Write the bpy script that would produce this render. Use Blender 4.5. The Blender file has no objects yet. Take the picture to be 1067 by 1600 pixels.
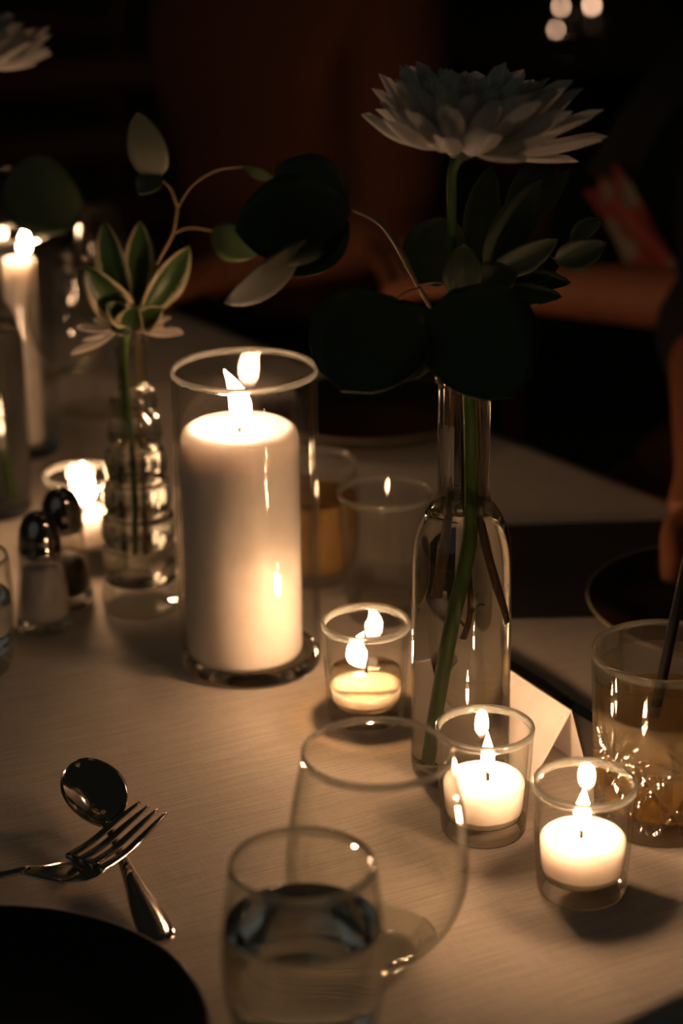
import bpy, bmesh, math, random
from mathutils import Vector, Matrix, Euler, Quaternion
random.seed(7)
C = bpy.context.scene.collection
PI = math.pi
R = math.radians
T = 0.75                      # height of the table top above the floor

# ---------------------------------------------------------------- camera
sc = bpy.context.scene
cam_d = bpy.data.cameras.new('camera'); cam = bpy.data.objects.new('camera', cam_d); C.objects.link(cam)
FPX = 3400.0
cam_d.sensor_width = 36; cam_d.sensor_fit = 'AUTO'; cam_d.lens = FPX/1600*36
cam_d.clip_start = 0.05; cam_d.clip_end = 60
CAMR = Matrix.Rotation(R(90-20.7), 3, 'X') @ Matrix.Rotation(R(-0.5), 3, 'Z')
CAMP = Vector((0, 0, T+0.60))
cam.matrix_world = Matrix.Translation(CAMP) @ CAMR.to_4x4()
cam_d.dof.use_dof = True; cam_d.dof.focus_distance = 1.235; cam_d.dof.aperture_fstop = 4.4
sc.camera = cam

# ---------------------------------------------------------------- world, exposure, added ambient fill
sc.view_settings.view_transform = 'Standard'; sc.view_settings.look = 'None'
sc.view_settings.exposure = 0.0; sc.view_settings.gamma = 1.0; sc.view_settings.use_curve_mapping = False
w = bpy.data.worlds.new('night'); sc.world = w; w.use_nodes = True
w.node_tree.nodes['Background'].inputs[0].default_value = (1.0, 1.0, 0.78, 1)
w.node_tree.nodes['Background'].inputs[1].default_value = 0.006
cy = sc.cycles
cy.max_bounces = 14; cy.transmission_bounces = 12; cy.glossy_bounces = 6; cy.diffuse_bounces = 3
cy.transparent_max_bounces = 48; cy.sample_clamp_indirect = 4.0; cy.blur_glossy = 0.3
ld = bpy.data.lights.new('ambient_fill', 'AREA'); ld.shape = 'DISK'; ld.size = 3.6  # added soft fill for bloom and leaves, in place of faint ambient light
ld.energy = 2.0; ld.color = (0.94, 1.0, 0.92)
lo = bpy.data.objects.new('ambient_fill', ld); C.objects.link(lo)
lo.location = (-1.6, -1.2, 2.6)
lo.rotation_euler = (Vector((0.0, 1.2, 1.1))-lo.location).to_track_quat('-Z', 'Y').to_euler()
FLAME = 330.0                 # radiance of a candle flame

# ---------------------------------------------------------------- placing: rays of the camera to real points
def ray(px, py): return CAMR @ Vector(((px-533.5)/FPX, -(py-800)/FPX, -1))
def G(px, py, z=0.0):         # point at height z above the table top
    d = ray(px, py); return CAMP + d*((T+z-CAMP.z)/d.z)
def P(px, py, Y):             # point at the distance Y from the camera along the room
    d = ray(px, py); return CAMP + d*(Y/d.y)

# ---------------------------------------------------------------- materials
def mat(name):
    m = bpy.data.materials.new(name); m.use_nodes = True; nt = m.node_tree; nt.nodes.clear()
    out = nt.nodes.new('ShaderNodeOutputMaterial'); return m, nt, out
def N(nt, t, **k):
    n = nt.nodes.new(t)
    for a, b in k.items():
        if a.startswith('i_'): n.inputs[a[2:].replace('_', ' ')].default_value = b
        else: setattr(n, a, b)
    return n
def L(nt, a, b): nt.links.new(a, b)
def pr(name, col, rough=0.5, metal=0.0, **k):
    m, nt, out = mat(name); b = N(nt, 'ShaderNodeBsdfPrincipled')
    b.inputs['Base Color'].default_value = (*col, 1); b.inputs['Roughness'].default_value = rough
    b.inputs['Metallic'].default_value = metal
    for a, v in k.items(): b.inputs[a.replace('_', ' ')].default_value = v
    # a little unevenness in every surface
    no = N(nt, 'ShaderNodeTexNoise'); no.inputs['Scale'].default_value = 60
    tc = N(nt, 'ShaderNodeTexCoord'); L(nt, tc.outputs['Object'], no.inputs['Vector'])
    mx = N(nt, 'ShaderNodeMix', data_type='RGBA'); mx.inputs[6].default_value = (*[c*0.88 for c in col], 1)
    mx.inputs[7].default_value = (*[min(1, c*1.1) for c in col], 1)
    L(nt, no.outputs['Fac'], mx.inputs[0]); L(nt, mx.outputs[2], b.inputs['Base Color'])
    L(nt, b.outputs[0], out.inputs[0]); m['b'] = 1
    return m
def thin_glass(name, tint=(.985, .985, .97), edge=(.86, .88, .82), ior=1.5, power=5.0):
    """clear glass wall: reflects by Fresnel on each face and lets light pass straight on"""
    m, nt, out = mat(name)
    g = N(nt, 'ShaderNodeNewGeometry')
    mi = N(nt, 'ShaderNodeMix', data_type='FLOAT'); mi.inputs[2].default_value = ior; mi.inputs[3].default_value = 1/ior
    L(nt, g.outputs['Backfacing'], mi.inputs[0])
    fr = N(nt, 'ShaderNodeFresnel'); L(nt, mi.outputs[0], fr.inputs['IOR'])
    lw = N(nt, 'ShaderNodeLayerWeight'); lw.inputs[0].default_value = 0.5
    pw = N(nt, 'ShaderNodeMath', operation='POWER'); pw.inputs[1].default_value = power
    L(nt, lw.outputs['Facing'], pw.inputs[0])
    cm = N(nt, 'ShaderNodeMix', data_type='RGBA'); cm.inputs[6].default_value = (*tint, 1); cm.inputs[7].default_value = (*edge, 1)
    L(nt, pw.outputs[0], cm.inputs[0])
    tr = N(nt, 'ShaderNodeBsdfTransparent'); L(nt, cm.outputs[2], tr.inputs[0])
    gl = N(nt, 'ShaderNodeBsdfGlossy'); gl.inputs['Roughness'].default_value = 0.015
    mx = N(nt, 'ShaderNodeMixShader'); L(nt, fr.outputs[0], mx.inputs[0]); L(nt, tr.outputs[0], mx.inputs[1]); L(nt, gl.outputs[0], mx.inputs[2])
    L(nt, mx.outputs[0], out.inputs[0]); return m
def glass(name, col=(.99, .995, .975), ior=1.47, rough=0.0):
    m, nt, out = mat(name); g = N(nt, 'ShaderNodeBsdfGlass'); g.inputs['Color'].default_value = (*col, 1)
    g.inputs['IOR'].default_value = ior; g.inputs['Roughness'].default_value = rough
    L(nt, g.outputs[0], out.inputs[0]); return m
M = {}
M['thin'] = thin_glass('clear_glass')
M['thin_bubble'] = thin_glass('bubble_glass', edge=(.70, .67, .58), power=3.5)
M['solid'] = glass('thick_glass')
def rimglass():  # pale diffuse share paints in the light that glass rims catch
    m, nt, out = mat('brightened_glass_rim'); g = N(nt, 'ShaderNodeBsdfGlass'); g.inputs['Color'].default_value = (.98, .98, .95, 1); g.inputs['Roughness'].default_value = .12; g.inputs['IOR'].default_value = 1.5
    d = N(nt, 'ShaderNodeBsdfTranslucent'); d.inputs[0].default_value = (.8, .84, .74, 1); d2 = N(nt, 'ShaderNodeBsdfDiffuse'); d2.inputs[0].default_value = (.8, .84, .74, 1)
    a = N(nt, 'ShaderNodeMixShader'); L(nt, d.outputs[0], a.inputs[1]); L(nt, d2.outputs[0], a.inputs[2])
    x = N(nt, 'ShaderNodeMixShader'); x.inputs[0].default_value = .14; L(nt, g.outputs[0], x.inputs[1]); L(nt, a.outputs[0], x.inputs[2]); L(nt, x.outputs[0], out.inputs[0]); return m
M['rim'] = rimglass()
def cutglass():
    m, nt, out = mat('cut_glass'); g = N(nt, 'ShaderNodeBsdfGlass'); g.inputs['IOR'].default_value = 1.5; g.inputs['Color'].default_value = (1, 1, .97, 1); t_ = N(nt, 'ShaderNodeBsdfTransparent'); t_.inputs[0].default_value = (.97, .98, .94, 1)
    x = N(nt, 'ShaderNodeMixShader'); x.inputs[0].default_value = .5; L(nt, g.outputs[0], x.inputs[1]); L(nt, t_.outputs[0], x.inputs[2]); L(nt, x.outputs[0], out.inputs[0]); return m
M['cut'] = cutglass()
def facet():
    m, nt, out = mat('ground_cut_facets'); g = N(nt, 'ShaderNodeBsdfGlass'); g.inputs['IOR'].default_value = 1.5; g.inputs['Roughness'].default_value = .05
    t_ = N(nt, 'ShaderNodeBsdfTransparent'); d = N(nt, 'ShaderNodeBsdfGlossy'); d.inputs[0].default_value = (.9, .88, .8, 1); d.inputs['Roughness'].default_value = .16
    x = N(nt, 'ShaderNodeMixShader'); x.inputs[0].default_value = .4; L(nt, g.outputs[0], x.inputs[1]); L(nt, t_.outputs[0], x.inputs[2])
    y = N(nt, 'ShaderNodeMixShader'); y.inputs[0].default_value = .25; L(nt, x.outputs[0], y.inputs[1]); L(nt, d.outputs[0], y.inputs[2]); L(nt, y.outputs[0], out.inputs[0]); return m
M['facet'] = facet()
M['water'] = glass('water', (1, 1, .99), 1.345)
M['liquid_wax'] = thin_glass('liquid_wax', (.90, .86, .77), (.75, .7, .58), 1.44)
M['wax'] = pr('ivory_wax', (.85, .785, .73), .45, Subsurface_Weight=1.0, Subsurface_Scale=.013, Subsurface_Radius=(1.0, 1.0, 1.0))
M['votive_wax'] = pr('white_votive_wax', (.70, .655, .61), .5, Subsurface_Weight=1.0, Subsurface_Scale=.034, Subsurface_Radius=(1.0, 1.0, 1.0))
M['wick'] = pr('charred_wick', (.015, .012, .01), .9)
M['steel'] = pr('polished_steel', (.58, .54, .48), .09, 1.0)
M['chrome'] = pr('dark_chrome', (.35, .33, .31), .08, 1.0)
M['black_plate'] = pr('black_stoneware', (.006, .007, .005), .24)
M['rim_highlight'] = pr('painted_rim_highlight', (.20, .15, .10), .38)  # brown tone paints the candlelight caught along the plate edges
M['black'] = pr('black_plastic', (.008, .008, .007), .35)
M['salt'] = pr('salt_grains', (.50, .47, .47), .9)
M['pepper'] = pr('pepper_grains', (.03, .018, .01), .9)
M['card'] = pr('card_stock', (.80, .72, .66), .85)
M['amber'] = pr('amber_drink', (.72, .44, .16), .12, Transmission_Weight=.55, IOR=1.34)
def drinkmat():
    m, nt, out = mat('cloudy_drink'); g = N(nt, 'ShaderNodeBsdfGlass'); g.inputs['Color'].default_value = (.97, .80, .45, 1); g.inputs['IOR'].default_value = 1.34
    d = N(nt, 'ShaderNodeBsdfTranslucent'); d2 = N(nt, 'ShaderNodeBsdfDiffuse')
    tc = N(nt, 'ShaderNodeTexCoord'); sp = N(nt, 'ShaderNodeSeparateXYZ'); L(nt, tc.outputs['Generated'], sp.inputs[0])
    cr = N(nt, 'ShaderNodeValToRGB'); cr.color_ramp.elements[0].position = .30; cr.color_ramp.elements[0].color = (.72, .43, .12, 1); cr.color_ramp.elements[1].position = .62; cr.color_ramp.elements[1].color = (.74, .60, .38, 1)
    L(nt, sp.outputs[2], cr.inputs[0]); L(nt, cr.outputs[0], d.inputs[0]); L(nt, cr.outputs[0], d2.inputs[0])
    a = N(nt, 'ShaderNodeMixShader'); L(nt, d.outputs[0], a.inputs[1]); L(nt, d2.outputs[0], a.inputs[2])
    x = N(nt, 'ShaderNodeMixShader'); x.inputs[0].default_value = .75; L(nt, g.outputs[0], x.inputs[1]); L(nt, a.outputs[0], x.inputs[2]); L(nt, x.outputs[0], out.inputs[0]); return m
M['milky'] = drinkmat()
M['stem_green'] = pr('green_stem', (.085, .16, .03), .42)
M['stem_dark'] = pr('dark_green_stem', (.03, .05, .018), .5)
M['stem_brown'] = pr('brown_stem', (.14, .065, .028), .6)
M['twig'] = pr('tan_twig', (.22, .14, .06), .55)
M['euca'] = pr('eucalyptus_leaf', (.05, .075, .022), .5)
M['euca_shaded'] = pr('shaded_eucalyptus_leaf', (.036, .062, .020), .55)  # shaded copy of the eucalyptus leaf, shade put into the colour
M['euca_lit'] = pr('lit_eucalyptus_leaf', (.12, .13, .085), .5)  # lit copy of the eucalyptus leaf, light put into the colour
M['floor'] = pr('dark_floor', (.10, .10, .06), .9)
M['wallm'] = pr('dark_wall', (.10, .10, .07), .9)
M['wood'] = pr('rust_wood', (.14, .045, .016), .6)
M['wood_dark'] = pr('dark_wood', (.06, .03, .015), .5)
M['skin'] = pr('skin', (.36, .13, .055), .6, Subsurface_Weight=.15, Subsurface_Scale=.01)
M['cloth_dark'] = pr('dark_fabric', (.012, .012, .010), .9)
M['cloth_rust'] = pr('rust_fabric', (.17, .055, .02), .9)
M['hair'] = pr('dark_hair', (.02, .012, .008), .5)
M['scarf_red'] = pr('red_fabric', (.16, .02, .016), .8)
M['scarf_cream'] = pr('cream_fabric', (.16, .13, .10), .8)
M['eye'] = pr('eye', (.6, .58, .55), .2)

# linen: slubs along the thread direction
def linen():
    m, nt, out = mat('ivory_linen'); b = N(nt, 'ShaderNodeBsdfPrincipled'); b.inputs['Roughness'].default_value = .85
    b.inputs['Specular IOR Level'].default_value = .2
    tc = N(nt, 'ShaderNodeTexCoord')
    def field(scale, ang, detail=4):
        rt = N(nt, 'ShaderNodeMapping'); rt.inputs['Rotation'].default_value = (0, 0, R(ang)); L(nt, tc.outputs['Object'], rt.inputs['Vector'])
        mp = N(nt, 'ShaderNodeMapping'); mp.inputs['Scale'].default_value = scale; L(nt, rt.outputs[0], mp.inputs['Vector'])
        n = N(nt, 'ShaderNodeTexNoise'); n.inputs['Scale'].default_value = 1; n.inputs['Detail'].default_value = detail
        L(nt, mp.outputs[0], n.inputs['Vector']); return n
    a = field((28, 850, 1), -26); c = field((1000, 60, 1), -26); d = field((8, 8, 8), 0, 2); e = field((1500, 1500, 1), 0, 1)
    def mth(op, x, y):
        q = N(nt, 'ShaderNodeMath', operation=op)
        for i, v in enumerate((x, y)):
            if isinstance(v, (int, float)): q.inputs[i].default_value = v
            else: L(nt, v, q.inputs[i])
        return q.outputs[0]
    h = mth('ADD', mth('MULTIPLY', a.outputs[0], 1.0), mth('MULTIPLY', c.outputs[0], .35))
    h = mth('ADD', h, mth('MULTIPLY', e.outputs[0], .35))
    cr = N(nt, 'ShaderNodeValToRGB'); cr.color_ramp.elements[0].position = .55; cr.color_ramp.elements[0].color = (.46, .39, .32, 1)
    cr.color_ramp.elements[1].position = 1.05; cr.color_ramp.elements[1].color = (.64, .57, .49, 1)
    L(nt, h, cr.inputs[0]); L(nt, cr.outputs[0], b.inputs['Base Color'])
    bp = N(nt, 'ShaderNodeBump'); bp.inputs['Strength'].default_value = .55; bp.inputs['Distance'].default_value = .0006
    L(nt, h, bp.inputs['Height']); L(nt, bp.outputs[0], b.inputs['Normal'])
    L(nt, b.outputs[0], out.inputs[0]); return m
M['linen'] = linen()

def leafmat(name, col, rim, edge=.72, trans=.25, rough=.4):
    """leaf with a paler margin and a pale midrib, laid out on the leaf's own UVs"""
    m, nt, out = mat(name); b = N(nt, 'ShaderNodeBsdfPrincipled'); b.inputs['Roughness'].default_value = rough
    uv = N(nt, 'ShaderNodeUVMap'); sp = N(nt, 'ShaderNodeSeparateXYZ'); L(nt, uv.outputs[0], sp.inputs[0])
    s = N(nt, 'ShaderNodeMath', operation='SUBTRACT'); L(nt, sp.outputs[1], s.inputs[0]); s.inputs[1].default_value = .5
    ab = N(nt, 'ShaderNodeMath', operation='ABSOLUTE'); L(nt, s.outputs[0], ab.inputs[0])
    no = N(nt, 'ShaderNodeTexNoise'); no.inputs['Scale'].default_value = 6; L(nt, uv.outputs[0], no.inputs[0])
    ad = N(nt, 'ShaderNodeMath', operation='MULTIPLY_ADD'); L(nt, no.outputs[0], ad.inputs[0]); ad.inputs[1].default_value = .22; L(nt, ab.outputs[0], ad.inputs[2])
    cr = N(nt, 'ShaderNodeValToRGB'); e = cr.color_ramp.elements
    e[0].position = 0.105; e[0].color = (*[min(1, c*1.5+.01) for c in col], 1)
    e[1].position = 1; e[1].color = (*rim, 1)
    x = cr.color_ramp.elements.new(.15); x.color = (*col, 1)
    x = cr.color_ramp.elements.new(edge*.5+.08); x.color = (*col, 1)
    x = cr.color_ramp.elements.new(edge*.5+.14); x.color = (*rim, 1)
    L(nt, ad.outputs[0], cr.inputs[0]); L(nt, cr.outputs[0], b.inputs['Base Color'])
    tl = N(nt, 'ShaderNodeBsdfTranslucent'); L(nt, cr.outputs[0], tl.inputs[0])
    mx = N(nt, 'ShaderNodeMixShader'); mx.inputs[0].default_value = trans
    L(nt, b.outputs[0], mx.inputs[1]); L(nt, tl.outputs[0], mx.inputs[2]); L(nt, mx.outputs[0], out.inputs[0]); return m
M['vari'] = leafmat('variegated_leaf', (.035, .085, .015), (.58, .50, .30), .70)
M['vari_dark'] = leafmat('dark_leaf_pale_margin', (.016, .035, .012), (.035, .055, .022), .88, .08, .7)
M['vari_bright'] = leafmat('bright_leaf', (.07, .10, .035), (.14, .15, .07), .80, .2)
M['petal'] = leafmat('white_petal', (.66, .64, .60), (.70, .68, .64), .9, .35, .6)
M['petal_warm'] = leafmat('cream_petal', (.75, .66, .55), (.78, .70, .6), .9, .35, .6)

def flame_mat(name, s):
    m, nt, out = mat(name); tc = N(nt, 'ShaderNodeTexCoord'); sp = N(nt, 'ShaderNodeSeparateXYZ'); L(nt, tc.outputs['Generated'], sp.inputs[0])
    cr = N(nt, 'ShaderNodeValToRGB'); e = cr.color_ramp.elements
    e[0].position = .02; e[0].color = (.0, .0, .0, 1); e[1].position = .30; e[1].color = (1, 1, 1, 1)
    x = e.new(.14); x.color = (.12, .12, .12, 1)
    L(nt, sp.outputs[2], cr.inputs[0])
    em = N(nt, 'ShaderNodeEmission'); em.inputs[0].default_value = (1.0, .575, .315, 1)
    mu = N(nt, 'ShaderNodeMath', operation='MULTIPLY'); mu.inputs[1].default_value = s; L(nt, cr.outputs[0], mu.inputs[0]); L(nt, mu.outputs[0], em.inputs[1])
    bl = N(nt, 'ShaderNodeEmission'); bl.inputs[0].default_value = (.10, .22, 1.0, 1); bl.inputs[1].default_value = .8
    ad = N(nt, 'ShaderNodeAddShader'); L(nt, em.outputs[0], ad.inputs[0]); L(nt, bl.outputs[0], ad.inputs[1])
    tr = N(nt, 'ShaderNodeBsdfTransparent'); mx = N(nt, 'ShaderNodeMixShader')
    c2 = N(nt, 'ShaderNodeValToRGB'); c2.color_ramp.elements[0].position = .0; c2.color_ramp.elements[0].color = (.35, .35, .35, 1); c2.color_ramp.elements[1].position = .2
    L(nt, sp.outputs[2], c2.inputs[0]); L(nt, c2.outputs[0], mx.inputs[0])
    L(nt, tr.outputs[0], mx.inputs[1]); L(nt, ad.outputs[0], mx.inputs[2]); L(nt, mx.outputs[0], out.inputs[0]); return m
M['flame'] = flame_mat('candle_flame', FLAME)
M['flame_soft'] = flame_mat('soft_candle_flame', FLAME*.345)
M['flame_far'] = flame_mat('distant_flame', FLAME*.05)
_m, _nt, _o = mat('ember'); _e = N(_nt, 'ShaderNodeEmission'); _e.inputs[0].default_value = (1, .25, .08, 1); _e.inputs[1].default_value = 1.2; L(_nt, _e.outputs[0], _o.inputs[0]); M['ember'] = _m

# ---------------------------------------------------------------- object helpers
def thing(name, label, cat, loc, group=None):
    o = bpy.data.objects.new(name, None); C.objects.link(o); o.location = loc; o.empty_display_size = .02
    o['label'] = label; o['category'] = cat
    if group: o['group'] = group
    return o
def tag(o, label, cat, group=None):
    o['label'] = label; o['category'] = cat
    if group: o['group'] = group
    return o
def obj(name, verts, faces, mats, parent=None, smooth=True, mi=None, uv=None, world=False, loc=None, label=None):
    me = bpy.data.meshes.new(name); me.from_pydata([tuple(v) for v in verts], [], faces); me.update()
    if smooth: me.polygons.foreach_set('use_smooth', [True]*len(me.polygons))
    for x in (mats if isinstance(mats, (list, tuple)) else [mats]): me.materials.append(x)
    if mi: me.polygons.foreach_set('material_index', mi)
    if uv:
        l = me.uv_layers.new(name='UVMap')
        for lp in me.loops: l.data[lp.index].uv = uv[lp.vertex_index]
    o = bpy.data.objects.new(name, me); C.objects.link(o)
    if parent:
        o.parent = parent
        if world: o.matrix_parent_inverse = Matrix.Translation(parent.location).inverted()
    if loc is not None: o.location = loc
    if label: o['label'] = label
    return o
def lathe(prof, n=64, c=(0, 0), fn=None):
    """profile [(r,z)], open or running axis to axis; returns verts, faces, row index of each face"""
    vs, fs, rows, idx = [], [], [], []
    for (r, z) in prof:
        if r < 1e-7: idx.append([len(vs)]*n); vs.append((c[0], c[1], z))
        else:
            idx.append(list(range(len(vs), len(vs)+n)))
            for k in range(n):
                a = 2*PI*k/n; rr = r+(fn(a, z, r) if fn else 0)
                vs.append((c[0]+rr*math.cos(a), c[1]+rr*math.sin(a), z))
    for i in range(len(prof)-1):
        A, B = idx[i], idx[i+1]
        for k in range(n):
            q = [A[k], A[(k+1) % n], B[(k+1) % n], B[k]]; u = []
            for x in q:
                if x not in u: u.append(x)
            if len(u) > 2: fs.append(u); rows.append(i)
    return vs, fs, rows
def lathe_obj(name, prof, m, parent=None, n=64, c=(0, 0), loc=None, pick=None, fn=None, label=None):
    v, f, rows = lathe(prof, n, c, fn)
    mi = None
    if pick: mi = [pick(prof[r], prof[r+1], r) for r in rows]
    return obj(name, v, f, m, parent, mi=mi, loc=loc, label=label)
def smooth_pts(pts, k=4):
    """Catmull-Rom through points (tuples of any length)"""
    out = []; n = len(pts); d = len(pts[0])
    for i in range(n-1):
        p0, p1, p2, p3 = pts[max(i-1, 0)], pts[i], pts[i+1], pts[min(i+2, n-1)]
        for j in range(k):
            t = j/k
            out.append(tuple(.5*(2*p1[q]+(-p0[q]+p2[q])*t+(2*p0[q]-5*p1[q]+4*p2[q]-p3[q])*t*t+(-p0[q]+3*p1[q]-3*p2[q]+p3[q])*t**3) for q in range(d)))
    out.append(tuple(pts[-1])); return out
def tube_geo(pts, rad, n=8, k=5, flat=1.0):
    P4 = smooth_pts([(*p, r) for p, r in zip(pts, rad)], k)
    vs, fs = [], []; up = Vector((0.13, -1, .21))
    for i, p in enumerate(P4):
        a = Vector(P4[max(i-1, 0)][:3]); b = Vector(P4[min(i+1, len(P4)-1)][:3]); t = (b-a).normalized()
        s = t.cross(up).normalized(); q = s.cross(t)
        for j in range(n):
            an = 2*PI*j/n; vs.append(Vector(p[:3])+(s*math.cos(an)+q*math.sin(an)*flat)*max(p[3], 1e-5))
    for i in range(len(P4)-1):
        for j in range(n): fs.append([i*n+j, i*n+(j+1) % n, (i+1)*n+(j+1) % n, (i+1)*n+j])
    fs.append(list(range(n))[::-1]); fs.append([(len(P4)-1)*n+j for j in range(n)])
    return vs, fs
def tube(name, pts, rad, m, parent=None, world=True, n=8, k=5, flat=1.0, label=None):
    if isinstance(rad, (int, float)): rad = [rad]*len(pts)
    v, f = tube_geo(pts, rad, n, k, flat)
    return obj(name, v, f, m, parent, world=world, label=label)
def box_geo(x0, x1, y0, y1, z0, z1):
    v = [(x, y, z) for z in (z0, z1) for y in (y0, y1) for x in (x0, x1)]
    return v, [[0, 2, 3, 1], [4, 5, 7, 6], [0, 1, 5, 4], [2, 6, 7, 3], [0, 4, 6, 2], [1, 3, 7, 5]]
def bevel(o, wd=.004, seg=2):
    b = o.modifiers.new('bevel', 'BEVEL'); b.width = wd; b.segments = seg; return o
WID = {
    'round': lambda u: max(0, math.sin(PI*u**.85))**.52,
    'oval': lambda u: max(0, math.sin(PI*u))**.7,
    'lance': lambda u: max(0, math.sin(PI*u**.95))**.95*(1-.15*u),
    'obov': lambda u: max(0, math.sin(PI*u**1.5))**.7,
    'petal': lambda u: (max(0, math.sin(PI*u**1.7))**.5)*.78+.22*(1-u),
    'tooth': lambda u: max(0, math.sin(PI*u**.9))**.8*(1+.28*abs(math.sin(u*PI*5)))}
def leaf_geo(a, b, wd, kind='oval', roll=0., cup=.15, bend=.08, nu=12, nv=6, hint=(0, -.9, .42), wave=0.):
    a = Vector(a); b = Vector(b); ax = b-a; ln = ax.length; t = ax.normalized()
    n = Vector(hint); n = (n-t*n.dot(t)).normalized(); n = Quaternion(t, R(roll)) @ n; s = t.cross(n)
    vs, fs, uv = [], [], []
    for i in range(nu+1):
        u = i/nu; hw = wd*.5*WID[kind](u)
        for j in range(nv+1):
            v = -1+2*j/nv
            vs.append(a+ax*u+s*(hw*v)+n*(cup*hw*v*v+bend*ln*(math.sin(PI*u))+wave*wd*math.sin(9*u+2*v)*abs(v)))
            uv.append((u, .5+.5*v))
    for i in range(nu):
        for j in range(nv): fs.append([i*(nv+1)+j, (i+1)*(nv+1)+j, (i+1)*(nv+1)+j+1, i*(nv+1)+j+1])
    return vs, fs, uv
def leaf(a, b, wd, m, parent, name='leaf', label=None, **k):
    v, f, uv = leaf_geo(a, b, wd, **k)
    o = obj(name, v, f, m, parent, uv=uv, world=True, label=label)
    s = o.modifiers.new('thickness', 'SOLIDIFY'); s.thickness = .0004
    return o

# ================================================================ SETTING
def struct(o): o['kind'] = 'structure'; return o
fv, ff = [], []
for i in range(14):
    for j in range(14):
        x, y = -4.5+i*.65, -1.5+j*.65
        q = len(fv); g = .004
        fv += [(x+g, y+g, 0), (x+.65-g, y+g, 0), (x+.65-g, y+.65-g, 0), (x+g, y+.65-g, 0)]; ff.append([q, q+1, q+2, q+3])
struct(obj('floor', *box_geo(-4.5, 4.6, -1.5, 7.6, -.1, -.004), M['floor'], smooth=False))
struct(obj('wall_back', *box_geo(-4.5, 4.6, 7.6, 7.75, -.1, 3.2), M['wallm'], smooth=False))
struct(obj('baseboard_back', *box_geo(-4.5, 4.6, 7.57, 7.6, -.004, .12), M['wood_dark'], smooth=False))

# ================================================================ TABLE + CLOTH
UA = Vector((-.6, .8, 0)); UB = Vector((-.8, -.6, 0)); CO = Vector((.56, 1.205, 0))
def tp(s, t, z): return CO+UA*s+UB*t+Vector((0, 0, z))
SL, TW = 2.1, 1.05
tb = thing('dining_table', 'dark wooden dining table under the ivory tablecloth', 'table', tp(SL/2, TW/2, 0))
def tbox(name, s0, s1, t0, t1, z0, z1, m, parent):
    v = [tp(s, t, z) for z in (z0, z1) for t in (t0, t1) for s in (s0, s1)]
    return obj(name, v, [[0, 2, 3, 1], [4, 5, 7, 6], [0, 1, 5, 4], [2, 6, 7, 3], [0, 4, 6, 2], [1, 3, 7, 5]], m, parent, smooth=False, world=True)
tbox('tabletop', .01, SL-.01, .01, TW-.01, T-.034, T-.004, M['wood_dark'], tb)
for s in (.08, SL-.15):
    for t in (.08, TW-.15): tbox('leg', s, s+.07, t, t+.07, -.004, T-.034, M['wood_dark'], tb)
# cloth: flat top with faint creases and a hanging, waving skirt
def cloth():
    vs, fs = [], []; drop = .24; NS, NT = 210, 105
    def line(n, ln): return [(-drop, ), ]+[]
    ss = [-drop+drop*i/8 for i in range(8)]+[SL*i/NS for i in range(NS+1)]+[SL+drop*(i+1)/8 for i in range(8)]
    ts = [-drop+drop*i/8 for i in range(8)]+[TW*i/NT for i in range(NT+1)]+[TW+drop*(i+1)/8 for i in range(8)]
    def crease(x): return math.exp(-(x/.004)**2)
    for t in ts:
        for s in ss:
            es = max(0, -s, s-SL); et = max(0, -t, t-TW); cs = min(max(s, 0), SL); ct = min(max(t, 0), TW)
            d = max(es, et); out = .012*min(1, d/.03)
            z = T-d
            wv = 1+.9*math.sin((cs+ct)*23)*d/drop
            os = (-1 if s < 0 else 1)*out*wv if es > 0 else 0
            ot = (-1 if t < 0 else 1)*out*wv if et > 0 else 0
            if d == 0:
                # pressed fold lines of the laundered cloth
                z += .0011*crease(t-.505+.03*s)+.0009*crease(s-.40+.05*t)+.0010*crease(s-1.02)-.0004
                z += .0004*math.sin(s*31+t*11)*math.sin(t*27-s*7)
            vs.append(tp(cs+os, ct+ot, z))
    n = len(ss)
    for j in range(len(ts)-1):
        for i in range(n-1): fs.append([j*n+i, j*n+i+1, (j+1)*n+i+1, (j+1)*n+i])
    return vs, fs
v, f = cloth()
tag(obj('tablecloth', v, f, M['linen']), 'ivory linen tablecloth with slubbed weave covering the near table', 'tablecloth')

# ================================================================ CANDLES
def flame_geo(pts, rads, n=14): return tube_geo(pts, rads, n, 5)
def add_flame(parent, base, h, r, lean, m='flame', sway=0.0, name='flame'):
    b = Vector(base)
    prof = [(0, .10), (.10, .40), (.24, .86), (.38, 1.0), (.56, .86), (.76, .50), (.90, .22), (1, .03)]
    pts = [b+Vector((lean*h*u**1.25+sway*h*math.sin(PI*u), 0, h*u)) for u, _ in prof]
    v, f = flame_geo(pts, [r*q for _, q in prof])
    return obj(name, v, f, M[m], parent, world=False)
def add_wick(parent, top, h=.009, lean=-.002, down=0.004):
    x, y, z = top
    o = tube('wick', [(x, y, z-down), (x, y, z+h*.4), (x+lean*.5, y, z+h*.75), (x+lean, y, z+h)], [.0009, .0009, .0009, .0008], M['wick'], parent, world=False, n=6, k=3)
    e = tube('ember', [(x+lean, y, z+h), (x+lean*1.2, y, z+h+.0014)], [.0010, .0007], M['ember'], parent, world=False, n=6, k=2)
    e.parent = o
    return o
def wax_prof(r, z0, z1, dip=.0025, edge=.004, pool=.7):
    return [(0, z0), (r-.003, z0), (r-.0008, z0+.0012), (r, z0+.004), (r, z1-edge), (r-edge*.18, z1-edge*.4), (r-edge*.6, z1-edge*.08), (r-edge*1.15, z1),
            (r*pool+.002, z1-dip*.3), (r*pool*.9, z1-dip), (r*.3, z1-dip*1.05), (0, z1-dip*1.05)]

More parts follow.
